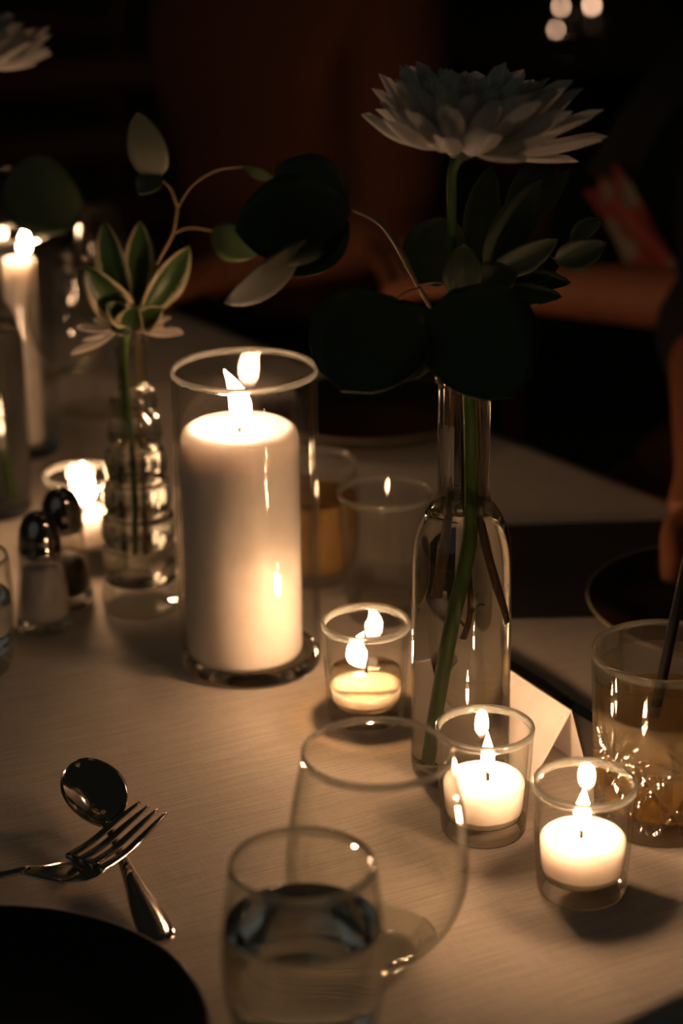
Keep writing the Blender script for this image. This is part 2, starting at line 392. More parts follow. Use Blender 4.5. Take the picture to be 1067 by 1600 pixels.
def votive_glass(loc, label, group='clear votive holders on the cloth'):
    H = .0655
    t = thing('votive_holder', label, 'candle holder', loc, group)
    ro = lambda z: .0238+.0036*(z/H)
    prof = [(0, .0012), (.018, .0012), (.0205, 0.0), (.0225, .0005), (.0237, .0025), (ro(.008), .008), (ro(.012), .012), (ro(.03), .03), (ro(.05), .05),
            (ro(.061), .061), (ro(H)+.0002, .0638), (ro(H)-.0001, .0651), (ro(H)-.0009, .0657), (ro(H)-.0018, .0652), (ro(H)-.0023, .064), (ro(.061)-.0022, .061),
            (ro(.05)-.0022, .05), (ro(.03)-.0023, .03), (ro(.015)-.0025, .015), (ro(.012)-.0035, .0105), (.017, .0088), (.010, .0082), (0, .008)]
    lathe_obj('glass_cup', prof, [M['thin'], M['cut'], M['rim']], t, 72, pick=lambda a, b, r: 2 if 9 <= r <= 14 else 1 if r in (2, 3, 4) or 18 <= r <= 20 else 0)
    return t
def votive_candle(loc, label, z0, z1, r, fl, melted=False, fm='flame'):
    t = thing('votive_candle', label, 'candle', loc)
    if melted:
        zl = z1
        lathe_obj('wax', [(0, z0), (.0185, z0), (.0210, z0+.004), (r-.0004, z0+.010), (r, z1-.010), (r*.9, z1-.0108), (0, z1-.011)], M['wax'], t)
        lathe_obj('liquid_wax', [(0, z1-.0105), (r-.0003, z1-.0103), (r-.0003, z1), (0, z1)], M['liquid_wax'], t, label='clear molten wax')
        add_wick(t, (0, 0, z1), .004, -.001, .003)
    else:
        pf = wax_prof(r, z0, z1); pf[1:4] = [(.0185, z0), (.0200, z0+.0012), (.0212, z0+.0045), (.0219, z0+.008), (r-.0004, z0+.016)]
        lathe_obj('wax', pf, M['votive_wax'], t)
        add_wick(t, (fl[4], 0, z1-.002), .007, -.0012)
    add_flame(t, (fl[4], 0, z1+fl[0]), fl[1], fl[2], fl[3], fm, fl[5] if len(fl) > 5 else 0)
    return t
vf = G(908, 1390); votive_glass(vf, 'clear glass votive holder nearest the camera, at the right')
votive_candle(vf+Vector((0, 0, .0003)), 'lit white votive candle in the nearest glass holder', .0094, .0338, .0228, (.0012, .0255, .0044, .03, -.001))
vb = G(755, 1297); votive_glass(vb, 'clear glass votive holder in front of the bottle vase')
votive_candle(vb+Vector((0, 0, .0003)), 'lit white votive candle in front of the bottle vase', .0094, .0338, .0228, (.0012, .0260, .0038, -.02, .002))
vl = G(572, 1119); votive_glass(vl, 'clear glass votive holder between pillar candle and bottle vase')
votive_candle(vl+Vector((0, 0, .0003)), 'lit votive candle with a deep pool of molten clear wax', .0094, .0315, .0222, (.0012, .024, .0062, -.02, -.001, -.20), melted=True)
vg = G(133, 868); votive_glass(vg, 'glass votive holder glowing behind the pepper shaker')
votive_candle(vg+Vector((0, 0, .0003)), 'bright blurred votive candle behind the pepper shaker', .0094, .0350, .0228, (.0020, .036, .0100, .05, 0), fm='flame_soft')

def hurricane(loc, label, r=.0462, h=.203, group='tall glass cylinders'):
    t = thing('hurricane_vase', label, 'candle holder', loc, group)
    ri = r-.0024
    prof = [(0, .002), (r*.7, .0015), (r-.006, 0), (r-.0022, .0008), (r-.0004, .0035), (r-.0006, .008), (r, .02), (r, h*.5), (r, h-.004), (r+.0001, h-.0012), (r-.0010, h), (r-.0021, h-.0012),
            (ri, h-.004), (ri, h*.5), (ri, .02), (ri-.0006, .012), (ri-.004, .0092), (r*.6, .0082), (0, .008)]
    lathe_obj('glass_cylinder', prof, [M['thin'], M['solid'], M['rim']], t, 96, pick=lambda a, b, q: 2 if 8 <= q <= 11 else 1 if (q <= 4 or q >= 15) else 0)
    return t
hb = G(393, 1034)
hurricane(hb, 'tall clear glass cylinder around the large pillar candle')
pc = thing('pillar_candle', 'large ivory pillar candle burning inside the tall glass cylinder', 'candle', hb+Vector((-.004, -.001, .0095)))
lathe_obj('wax', wax_prof(.0378, 0, .155, .004, .008, .80), M['wax'], pc, 96)
add_wick(pc, (.000, 0, .151), .010, -.0035)
add_flame(pc, (.0000, 0, .1530), .039, .0068, -.22, 'flame_soft', sway=.10)

# second tall glass and its candle, at the left edge beyond the left bottle
h2 = G(14, 770)+Vector((0, .10, 0))
hurricane(h2, 'tall clear glass cylinder at the left edge with a slender candle', .030, .19)
p2 = thing('slender_candle', 'slender cream candle burning in the glass at the left edge', 'candle', h2+Vector((.004, 0, .0095)))
lathe_obj('wax', wax_prof(.0135, 0, .158, .002, .003), M['wax'], p2, 48)
add_wick(p2, (.004, 0, .156), .008, .001)
add_flame(p2, (.005, 0, .159), .025, .0050, .08)

# ================================================================ BOTTLE VASES
BT = [(0, .006), (.012, .0045), (.020, .0015), (.0245, 0), (.0270, .001), (.0284, .004), (.0288, .010), (.0288, .06), (.0288, .130), (.0285, .139), (.0274, .148), (.0252, .1565), (.0222, .163),
      (.0188, .1675), (.0165, .1705), (.0153, .175), (.0149, .182), (.0147, .21), (.0146, .238), (.0147, .2415), (.0163, .2425), (.0166, .245), (.0164, .2475), (.0152, .2485),
      (.0155, .2505), (.0157, .2545), (.0152, .2560), (.0140, .2565)]
def bottle_profile():
    inner = [(.0122, .2555), (.0118, .2520), (.0118, .24), (.0120, .21), (.0122, .182), (.0128, .175), (.0142, .1705), (.0168, .1665), (.0203, .1615), (.0233, .155),
             (.0253, .1475), (.0263, .139), (.0266, .130), (.0266, .06), (.0266, .012), (.0255, .009), (.022, .0078), (.012, .0085), (0, .0095)]
    return BT+inner, inner
def bottle(loc, label, level, group='clear bottle vases'):
    t = thing('bottle_vase', label, 'vase', loc, group)
    prof, inner = bottle_profile()
    lathe_obj('glass_body', prof, [M['thin'], M['cut']], t, 80, pick=lambda a, b, r: 1 if max(a[1], b[1]) > level+.002 and r < len(BT) else 0)
    wp = [(0, level)]
    lower = [(r-.0004, z+.0002) for r, z in BT[::-1] if z < level-.001 and r > .0125]
    lower.append((.0, .0052)); rl = [r for r, z in BT if z >= level-.001][0]-.0004
    wp += [(rl-.003, level), (rl-.0008, level+.0004), (rl, level+.0012)]+[(r, z+.0004) for r, z in lower]
    lathe_obj('water', wp[::-1], M['water'], t, 80)
    return t
bv = Vector((.0685, 1.150, T))
bt = bottle(bv, 'clear glass bottle vase holding the white chrysanthemum', .1675)
# scraped label residue on the neck
lv, lf = [], []
for i in range(9):
    for j in range(13):
        a = R(205+i*5.2); z = .186+.034*j/12+(.003*math.sin(i*2.1)*(j < 2)); rr = .01495
        lv.append((rr*math.cos(a), rr*math.sin(a), z))
for i in range(8):
    for j in range(12):
        if (j == 0 and i % 3 == 0) or (j == 11 and i % 4 == 1): continue
        lf.append([i*13+j, (i+1)*13+j, (i+1)*13+j+1, i*13+j+1])
_m, _nt, _o = mat('glue_residue'); _d = N(_nt, 'ShaderNodeBsdfDiffuse'); _d.inputs[0].default_value = (.6, .55, .48, 1); _t = N(_nt, 'ShaderNodeBsdfTransparent')
_x = N(_nt, 'ShaderNodeMixShader'); _n = N(_nt, 'ShaderNodeTexNoise'); _n.inputs['Scale'].default_value = 900; _q = N(_nt, 'ShaderNodeMath', operation='MULTIPLY'); _q.inputs[1].default_value = .8
L(_nt, _n.outputs[0], _q.inputs[0]); L(_nt, _q.outputs[0], _x.inputs[0]); L(_nt, _t.outputs[0], _x.inputs[1]); L(_nt, _d.outputs[0], _x.inputs[2]); L(_nt, _x.outputs[0], _o.inputs[0])
obj('label_residue', lv, lf, _m, bt, label='frosty scrap of glue left from a label')

# ---- white chrysanthemum
def bpt(dx, dy, z): return bv+Vector((dx, dy, z))
def chrysanthemum(base, axis, scale, label, stem_pts, stem_r, stem_m, m='petal', rings=None, grow=0., skip_front=False):
    t = thing('chrysanthemum', label, 'flower', base, 'white chrysanthemums')
    tube('stem', stem_pts, stem_r, M[stem_m], t, world=True, n=10)
    q = Vector((0, 0, 1)).rotation_difference(Vector(axis).normalized()).to_matrix().to_4x4()
    cv, cf, _ = lathe([(0, -.004), (.004, -.003), (.010, .001), (.0145, .006), (.012, .010), (0, .012)], 20)
    cx = obj('calyx', [q @ (Vector(p)*scale) for p in cv], cf, M['stem_dark'], t)
    rings = rings or [(6, 6, .052, .0200, .003), (12, 16, .063, .0190, .003), (18, 27, .064, .0180, .004), (22, 36, .059, .0175, .005), (22, 43, .053, .0165, .006), (20, 50, .048, .0155, .007), (14, 60, .040, .013, .008), (10, 74, .030, .011, .008)]
    for ri, (cnt, el, ln, wd, z0) in enumerate(rings):
        meshes = []
        for vv in range(3):
            v, f, uv = leaf_geo((0, 0, 0), (ln*(1+.07*(vv-1)), 0, 0), wd*(1+.1*(vv-1)), kind='petal', cup=.55+.1*vv, bend=-.07-.02*vv, nu=10, nv=4, hint=(0, 0, 1))
            me = bpy.data.meshes.new('petal'); me.from_pydata([tuple(p) for p in v], [], f); me.materials.append(M[m])
            me.polygons.foreach_set('use_smooth', [True]*len(me.polygons)); l = me.uv_layers.new(name='UVMap')
            for lp in me.loops: l.data[lp.index].uv = uv[lp.vertex_index]
            meshes.append(me)
        for k in range(cnt):
            az = 2*PI*(k+.37*ri)/cnt+random.uniform(-.09, .09); e = R(el+random.uniform(-6, 6)); gr = 1+grow*math.cos(az)*math.cos(R(el))**3
            if skip_front and math.sin(az) < -.45: continue
            mt = Matrix.Rotation(az, 4, 'Z') @ Matrix.Translation((.007*(1-ri*.12), 0, z0)) @ Matrix.Rotation(-e, 4, 'Y') @ Matrix.Rotation(R(random.uniform(-14, 14)), 4, 'X') @ Matrix.Diagonal((gr, 1, 1, 1))
            o = bpy.data.objects.new('petal', random.choice(meshes)); C.objects.link(o); o.parent = t; o.matrix_local = q @ Matrix.Scale(scale, 4) @ mt
    return t
fb = P(719, 240, 1.135)
chrysanthemum(fb, (.15, .06, 1), .95, 'large white chrysanthemum bloom rising from the bottle vase',
    [bpt(-.0150, -.004, .011), bpt(-.0105, -.004, .05), bpt(-.0045, -.004, .10), bpt(.003, -.003, .15), bpt(.0035, -.002, .19), bpt(.001, -.001, .25), P(708, 480, 1.140), P(706, 330, 1.138), P(706, 275, 1.136), P(711, 255, 1.135), fb],
    [.0036, .0036, .0035, .0034, .0032, .003, .0028, .0026, .0026, .0030, .004], 'stem_green', grow=.22)

# ---- eucalyptus branch to the left
eu = thing('eucalyptus_branch', 'dark eucalyptus branch arching left from the bottle vase', 'plant', bpt(-.005, -.006, .115))
tube('stem', [bpt(-.0125, -.008, .118), bpt(-.0085, -.007, .150), bpt(-.0072, -.005, .19), bpt(-.0075, -.004, .25), P(676, 490, 1.135), P(648, 437, 1.13), P(612, 372, 1.125), P(587, 345, 1.12), P(548, 326, 1.115)],
     [.0031, .0026, .0018, .0014, .0013, .0012, .0011, .0009, .0006], M['twig'], eu)
tube('twig', [P(655, 448, 1.13), P(628, 392, 1.128), P(600, 350, 1.122), P(578, 338, 1.12)], [.0008, .0008, .0007, .0005], M['twig'], eu)
tube('twig', [P(548, 326, 1.115), P(520, 338, 1.11), P(478, 375, 1.10)], [.0006, .0006, .0004], M['twig'], eu)
tube('twig', [P(655, 450, 1.13), P(637, 455, 1.12), P(614, 470, 1.10)], [.0006, .0005, .0004], M['twig'], eu)
tube('twig', [P(653, 445, 1.13), P(690, 442, 1.12), P(705, 462, 1.11)], [.0006, .0005, .0004], M['twig'], eu)
leaf(P(612, 462, 1.10), P(533, 612, 1.06), .064, M['euca_shaded'], eu, kind='round', cup=.05, bend=.03, roll=6)
leaf(P(630, 468, 1.115), P(620, 600, 1.09), .048, M['euca_shaded'], eu, kind='round', cup=.1, roll=-10)
leaf(P(706, 452, 1.105), P(800, 622, 1.075), .0625, M['euca_shaded'], eu, kind='round', cup=.05, bend=.02)
leaf(P(548, 326, 1.115), P(366, 362, 1.09), .047, M['euca_shaded'], eu, kind='oval', cup=-.1, bend=.05, roll=-12)
leaf(P(545, 322, 1.125), P(430, 262, 1.13), .035, M['euca_shaded'], eu, kind='oval', cup=-.1, bend=.04)
leaf(P(480, 374, 1.10), P(349, 473, 1.075), .032, M['euca_lit'], eu, kind='oval', cup=.1, bend=.05, roll=0, hint=(-.1, -.75, -.65), label='grey-green leaf with caught light in its colour')
leaf(P(540, 332, 1.12), P(452, 432, 1.10), .030, M['euca_shaded'], eu, kind='oval', cup=.1, bend=-.05, roll=14)
leaf(P(652, 442, 1.145), P(712, 345, 1.165), .036, M['euca_shaded'], eu, kind='round', cup=.1)
leaf(P(672, 500, 1.13), P(658, 503, 1.125), .004, M['petal_warm'], eu, name='bud', kind='oval', label='small pale bud')

# ---- leafy sprig to the right
sp = thing('leafy_sprig', 'sprig of dark leaves with paler margins right of the chrysanthemum stem', 'plant', bpt(.016, 0, .095))
tube('stem', [bpt(.0215, -.002, .098), bpt(.0150, -.002, .122), bpt(.0095, -.002, .148), bpt(.0070, .001, .17), bpt(.0075, .003, .21), bpt(.006, .003, .25), P(745, 500, 1.165), P(762, 440, 1.165), P(768, 400, 1.165)],
     [.0020, .0020, .0019, .0018, .0018, .0017, .0016, .0015, .0012], M['stem_brown'], sp)
for a, b, ya, yb, wd, kd, mm, rl in [
    ((758, 420), (846, 280), 1.160, 1.15, .0215, 'oval', 'vari_dark', 6), ((745, 420), (768, 258), 1.17, 1.19, .020, 'oval', 'vari_dark', -14),
    ((720, 455), (724, 380), 1.14, 1.135, .0215, 'round', 'vari_dark', 0), ((765, 425), (872, 372), 1.16, 1.14, .017, 'oval', 'vari_dark', 30),
    ((800, 380), (893, 262), 1.17, 1.18, .017, 'oval', 'vari_dark', -20), ((790, 330), (862, 250), 1.185, 1.20, .019, 'oval', 'vari_dark', 10),
    ((890, 375), (943, 344), 1.15, 1.14, .0115, 'oval', 'vari_bright', -12), ((866, 408), (948, 378), 1.145, 1.13, .0175, 'oval', 'vari_dark', 24),
    ((770, 430), (893, 442), 1.17, 1.17, .012, 'tooth', 'stem_dark', 8), ((780, 455), (879, 464), 1.165, 1.16, .011, 'tooth', 'stem_dark', 4),
    ((752, 440), (810, 430), 1.15, 1.13, .019, 'round', 'vari_dark', 10), ((790, 440), (875, 405), 1.17, 1.18, .02, 'oval', 'vari_dark', -10)]:
    leaf(P(*a, ya), P(*b, yb), wd, M[mm], sp, kind=kd, roll=rl, cup=.35, bend=.06, label='small bright green leaf' if mm == 'vari_bright' else None)
for a, b, c in [((768, 400), (780, 380), (800, 360)), ((800, 400), (840, 390), (868, 405)), ((868, 403), (885, 392), (892, 372)), ((768, 430), (780, 440), (800, 448)), ((762, 430), (745, 440), (722, 450))]:
    tube('twig', [P(*a, 1.165), P(*b, 1.163), P(*c, 1.158)], [.0009, .0008, .0006], M['stem_dark'], sp)
# small side shoot and cut brown stem under water
tw = thing('cut_twig', 'short brown twig standing in the water of the bottle vase', 'plant', bpt(-.002, .004, .085))
tube('stem', [bpt(.001, .006, .088), bpt(.0035, .006, .103), bpt(.003, .005, .13), bpt(.0, .005, .18), bpt(-.001, .006, .235)], [.0014, .0012, .0011, .001, .0009], M['stem_brown'], tw)
tube('shoot', [bpt(.0035, .006, .103), bpt(.0075, .006, .109), bpt(.009, .006, .1085)], [.0009, .0007, .0004], M['twig'], tw)
tube('shoot', [bpt(.0022, .006, .095), bpt(-.001, .006, .101), bpt(-.002, .006, .104)], [.0008, .0006, .0003], M['twig'], tw)

# ---- bubble vase, back left
bb = G(222, 946)
BBR = [(.0265, .0), (.0280, .006), (.0272, .016), (.0250, .022), (.0235, .0235), (.0262, .030), (.0268, .038), (.0255, .0455), (.0235, .048), (.0256, .054), (.0260, .062), (.0246, .069), (.0222, .0715),
       (.0238, .078), (.0240, .086), (.0224, .0935), (.0200, .0955), (.0214, .102), (.0214, .109), (.0198, .1165), (.0176, .1185), (.0190, .125), (.0188, .132), (.0166, .1395), (.0146, .1415),
       (.0162, .146), (.0164, .152), (.0146, .1575), (.0112, .161), (.0104, .168), (.0102, .180), (.0112, .190), (.0122, .1925)]
def bubble():
    t = thing('bubble_vase', 'clear glass vase of stacked bubbles, back left', 'vase', bb)
    pf = smooth_pts([(0, .0)]+BBR[0:1], 1)+smooth_pts(BBR, 3)[1:]
    inn = [(max(r-.0022, .004), z) for r, z in smooth_pts(BBR, 3) if z > .021][::-1]
    prof = pf+[(.0112, .1932), (.0100, .1925)]+inn[2:]+[(.012, .0215), (0, .021)]
    lathe_obj('glass_body', prof, [M['thin_bubble'], M['cut']], t, 64, pick=lambda a, b, r: 1 if r < len(pf) else 0)
    wl = [(r+.0017, z) for r, z in inn if z < .122]
    lathe_obj('water', ([(0, .1225), (wl[0][0]-.001, .1225)]+wl+[(0, .0205)])[::-1], M['water'], t, 64)
    return t
bubble()
def q(dx, dy, z): return bb+Vector((dx, dy, z))
YB = bb.y
vs_ = thing('variegated_sprig', 'sprig of variegated green and cream leaves in the bubble vase', 'plant', q(-.004, 0, .03))
tube('stem', [q(-.007, 0, .030), q(-.008, .001, .08), q(-.006, .001, .13), q(-.003, 0, .19), P(207, 495, YB), P(206, 470, YB)], [.0016, .0018, .0020, .0024, .0022, .0014], M['stem_green'], vs_)
for a, b, ya, yb, wd, kd, rl, mm in [
    ((200, 492), (163, 345), 0, .01, .023, 'oval', -14, 'vari'), ((207, 490), (219, 345), .01, .02, .022, 'oval', 16, 'vari'), ((190, 470), (176, 370), .02, .03, .020, 'oval', 0, 'vari_dark'),
    ((205, 500), (133, 415), -.01, -.03, .026, 'oval', -18, 'vari'), ((222, 495), (296, 385), 0, .01, .022, 'oval', 22, 'vari'), ((205, 515), (212, 478), -.02, -.035, .021, 'oval', 0, 'vari'),
    ((212, 508), (255, 480), -.01, -.03, .018, 'oval', 20, 'vari'), ((200, 505), (165, 475), -.02, -.03, .018, 'oval', 10, 'vari')]:
    leaf(P(*a, YB+ya), P(*b, YB+yb), wd, M[mm], vs_, kind=kd, roll=rl, cup=.45, bend=.07, wave=.04)
e2 = thing('eucalyptus_twig', 'forked eucalyptus twig rising above the bubble vase', 'plant', q(.003, 0, .035))
tube('stem', [q(.002, .003, .035), q(.003, .003, .10), q(.004, .002, .185), P(222, 490, YB), P(245, 415, YB), P(270, 365, YB), P(277, 325, YB)], [.0012, .0012, .0012, .0012, .0011, .0010, .0009], M['twig'], e2)
tube('twig', [P(277, 325, YB), P(268, 297, YB), P(252, 278, YB), P(243, 262, YB)], [.0008, .0008, .0007, .0004], M['twig'], e2)
tube('twig', [P(277, 325, YB), P(300, 290, YB), P(338, 266, YB), P(382, 260, YB)], [.0008, .0008, .0008, .0005], M['twig'], e2)
tube('twig', [P(270, 365, YB), P(295, 356, YB), P(325, 359, YB), P(345, 366, YB)], [.0009, .0008, .0007, .0004], M['twig'], e2)
leaf(P(246, 278, YB), P(214, 176, YB), .026, M['euca_lit'], e2, kind='round', roll=-10, cup=.1, label='grey-green leaf with a lit tone in its colour')
leaf(P(250, 270, YB+.005), P(216, 304, YB-.01), .018, M['euca_lit'], e2, kind='oval', roll=10, label='grey-green leaf with a lit tone in its colour')
leaf(P(378, 260, YB), P(434, 282, YB-.01), .008, M['vari_bright'], e2, kind='lance', roll=20)
leaf(P(330, 360, YB), P(402, 398, YB-.02), .026, M['euca'], e2, kind='oval', roll=12)
chrysanthemum(q(-.003, -.004, .200), (-.10, -.05, 1), .64, 'small wilted white chrysanthemum drooping over the bubble vase rim',
    [q(-.002, -.003, .040), q(-.001, -.003, .10), q(-.003, -.003, .16), q(-.003, -.004, .200)], [.0014, .0015, .0015, .0015], 'stem_green', 'petal_warm',
    rings=[(9, -14, .052, .017, .003), (9, 4, .046, .016, .005)], skip_front=True)

# ---- left edge bottle and its leaf and flower
lb = G(-6, 800)
bottle(lb, 'clear glass bottle vase at the left edge of the picture', .150)
YL = lb.y
e3 = thing('eucalyptus_spray', 'round green eucalyptus leaf leaning out of the left edge bottle', 'plant', lb+Vector((-.006, .004, .03)))
tube('stem', [lb+Vector((-.010, .004, .03)), lb+Vector((-.004, .003, .12)), lb+Vector((.0, .002, .25)), P(4, 265, YL), P(18, 262, YL)], [.0016, .0015, .0013, .001, .0006], M['stem_green'], e3)
leaf(P(14, 270, YL), P(124, 350, YL-.02), .057, M['vari_bright'] if False else M['euca'], e3, kind='round', roll=10, cup=.1)
chrysanthemum(P(-50, 110, YL), (.1, 0, 1), .9, 'white chrysanthemum whose petals reach in at the top left corner',
    [lb+Vector((.010, .0, .012)), lb+Vector((.006, -.001, .08)), lb+Vector((.0, -.001, .18)), lb+Vector((-.003, 0, .25)), P(-30, 200, YL), P(-50, 110, YL)], [.0034]*6, 'stem_green')

# ================================================================ SHAKERS
def shaker(loc, label, fill, fillname, fh):
    t = thing('shaker', label, 'shaker', loc)
    prof = [(0, .003), (.016, .002), (.0180, 0), (.0192, .002), (.0190, .006), (.0175, .025), (.0150, .045), (.0140, .056), (.0128, .057), (.0135, .045), (.0158, .025), (.0180, .010), (.015, .0075), (0, .007)]
    lathe_obj('glass_body', prof, [M['thin_bubble'], M['solid']], t, 48, pick=lambda a, b, r: 1 if max(a[1], b[1]) < .0101 else 0)
    pin = [(0, .0082), (.0140, .0083), (.0172, .012), (.0154, .025), (.0133, fh-.002), (.010, fh), (0, fh+.001)]
    lathe_obj(fillname, pin, fill, t, 40)
    lathe_obj('lid', [(.0143, .054), (.0150, .0545), (.0150, .059), (.0145, .060), (.0146, .066), (.0132, .074), (.0100, .0805), (.0055, .0838), (0, .0848)], M['chrome'], t, 48, label='dark domed chrome lid')
    for k in range(7):
        a = 2*PI*k/6; rr = 0 if k == 6 else .0045
        v_, f_, _ = lathe([(0, -.0004), (.0006, -.0004), (.0006, .0003), (0, .0003)], 8)
        obj('hole', v_, f_, M['black'], t, loc=(rr*math.cos(a), rr*math.sin(a), .0848-.0010*(rr > 0)))
    return t
shaker(G(70, 980), 'glass salt shaker with domed chrome lid, front of the pair', M['salt'], 'salt', .046)
shaker(G(104, 938), 'glass pepper shaker with domed chrome lid, behind the salt', M['pepper'], 'pepper', .034)

# ================================================================ DRINKING GLASSES
def vessel(name, loc, label, outer, wall, floor_z, m='thin', liquid=None, level=0, lname='water', group=None, cat='glass', n=80, base='cut'):
    t = thing(name, label, cat, loc, group)
    o2 = smooth_pts(outer, 4); top = o2[-1]
    inn = [(max(r-wall, .002), z) for r, z in o2 if z > floor_z][::-1]
    prof = [(0, .001)]+o2+[(top[0]-wall*.15, top[1]+wall*.35), (top[0]-wall*.5, top[1]+wall*.5), (top[0]-wall*.85, top[1]+wall*.35)]+inn+[(inn[-1][0]*.75, floor_z-.0003), (0, floor_z-.0008)]
    lathe_obj('glass_bowl', prof, [M[m], M[base], M['rim']], t, n, pick=lambda a, b, r: 2 if min(a[1], b[1]) > top[1]-.0045 else 1 if max(a[1], b[1]) <= floor_z+.002 else 0)
    if liquid:
        wl = [(r-.0004, z+.0004) for r, z in inn if z < level]
        lathe_obj(lname, ([(0, level), (wl[0][0]-.002, level), (wl[0][0]-.0004, level+.0004)]+wl+[(inn[-1][0]*.7, floor_z+.0006), (0, floor_z+.0004)])[::-1], liquid, t, n)
    return t
wg = G(590, 1487)
vessel('stemless_wine_glass', wg, 'large empty stemless wine glass in the blurred foreground', [(.014, .0006), (.0195, 0), (.0225, .0015), (.030, .009), (.0385, .021), (.0445, .036), (.0462, .050), (.0450, .068), (.0418, .090), (.0385, .106), (.0372, .114)], .0013, .007, 'thin')
tg = Vector((-.0195, .871, T))
vessel('water_glass', tg, 'glass tumbler of water nearest the camera at the bottom', [(.020, .0006), (.0255, 0), (.0290, .002), (.0335, .012), (.0370, .028), (.0388, .045), (.0388, .058), (.0372, .074), (.0350, .090), (.0335, .100)], .0017, .010, 'thin', M['water'], .0685, base='solid')
t3 = G(602, 958)
vessel('tumbler', t3, 'clear tumbler standing behind the bottle vase', [(.018, .0006), (.0235, 0), (.0255, .002), (.0275, .02), (.0300, .05), (.0320, .08), (.0328, .090)], .0016, .010, 'thin')
t4 = G(492, 900)
vessel('tumbler', t4, 'tumbler of amber drink behind the pillar candle', [(.018, .0006), (.0235, 0), (.027, .003), (.0315, .02), (.0335, .04), (.0325, .065), (.0305, .088)], .0014, .010, 'thin', M['amber'], .062, 'drink')
t5 = G(-48, 1042)
vessel('water_glass', t5, 'water glass cut off by the left edge beside the salt shaker', [(.020, .0006), (.0255, 0), (.0280, .002), (.0310, .02), (.0320, .045), (.0310, .07), (.0300, .078)], .0016, .010, 'thin', M['water'], .05)

# cut glass tumbler
def cut(a, z, r):
    if r < .034: return 0
    x = 0
    if .008 < z < .050:                       # crossed V cuts: diamonds
        k = a*10/(2*PI); h = (z-.008)/.042*1.4
        d1 = abs(((k+h) % 1)-.5)*2; d2 = abs(((k-h) % 1)-.5)*2
        x = -.0028*max(0, 1-min(1-d1, 1-d2)*3.4)
        x -= .0014*max(0, 1-abs(((2*k) % 1)-.5)*7)
        x *= min(1, (z-.008)/.003)*min(1, (.052-z)/.004)
    if z > .046:                              # fans of cuts rising from the diamonds
        k = (a*5/(2*PI)+.5) % 1-.5; u = k*2*PI/5*r; v = z-.046; rho = math.hypot(u, v)
        if rho < .027:
            ph = math.atan2(v, u)/(PI/8); x -= .0026*max(0, 1-abs(((ph+.5) % 1)-.5)*4)*min(1, max(0, (.027-rho)/.006))*min(1, rho/.004)
    return x
cg = G(1032, 1279)
ct = thing('cut_glass_tumbler', 'cut glass cocktail tumbler with cloudy yellow drink', 'glass', cg)
op = [(0, .002), (.02, .0015), (.030, 0), (.0350, .0006), (.0372, .003), (.0378, .006)]+[(.0380+.0042*(i/70), .008+.089*i/70) for i in range(71)]
op += [(.0424, .101), (.0425, .1035), (.0421, .1050), (.0412, .1055), (.0403, .1049), (.0400, .1035)]
ip = [(.0398-.0040*(i/12), .100-.084*i/12) for i in range(13)]+[(.0330, .0135), (.026, .0125), (0, .012)]
cf_ = lambda a, z, r: cut(a, z, r) if r > .0379 and z < .098 and r > .0376+.0042*(z-.008)/.089 else 0
v, f, rows = lathe(op+ip, 240, fn=cf_); cmi = []
for fc, q_ in zip(f, rows):
    if min((op+ip)[q_][1], (op+ip)[q_+1][1]) > .1005: cmi.append(1)
    elif q_ > len(op): cmi.append(2)
    else:
        mz = sum(v[k][2] for k in fc)/len(fc); mr = sum(math.hypot(v[k][0], v[k][1]) for k in fc)/len(fc)
        cmi.append(3 if .009 < mz < .08 and mr < .0380+.0042*(mz-.008)/.089-.0006 else 0)
obj('glass_bowl', v, f, [M['cut'], M['rim'], M['thin'], M['facet']], ct, mi=cmi)
lathe_obj('drink', [(0, .0126), (.0255, .0130), (.0326, .0140), (.0352, .0165)]+[(.0350+.0035*(i/8)-.0004, .017+.056*i/8) for i in range(9)]+[(.0384-.003, .0733), (0, .0732)], M['milky'], ct, 80)
st_a = cg+Vector((-.013, -.004, .016)); st_b = P(1034, 1062, cg.y-.002); st_c = P(1085, 820, cg.y+.012)
sd = (st_c-st_b).normalized(); st_a = st_b-sd*.075
tag(tube('drinking_straw', [st_a, st_b, st_b+sd*.06, st_b+sd*.115], .0030, M['black'], n=16), 'black drinking straw leaning in the cut glass tumbler', 'straw')

# stemmed wine glasses, blurred, back left
def wine(loc, label):
    t = thing('wine_glass', label, 'glass', loc, 'stemmed wine glasses beyond the candles')
    o = smooth_pts([(.004, .082), (.012, .087), (.026, .100), (.0345, .122), (.0350, .140), (.0320, .162), (.0290, .180)], 4)
    prof = [(0, 0), (.030, 0), (.0325, .0008), (.031, .0018), (.012, .0042), (.0045, .009), (.0034, .02), (.0034, .07)]+o+[(.0285, .1806), (.028, .180)]+[(max(r-.0011, .003), z) for r, z in o if z > .088][::-1]+[(0, .0875)]
    lathe_obj('glass_bowl', prof, [M['thin'], M['solid']], t, 64, pick=lambda a, b, r: 0)
    return t
wine(G(124, 736), 'stemmed wine glass just behind the glowing votive at left')
wine(G(150, 640), 'stemmed wine glass farther back beyond the bubble vase')
wine(G(40, 600)+Vector((0, .02, 0)), 'stemmed wine glass farthest back near the left edge')

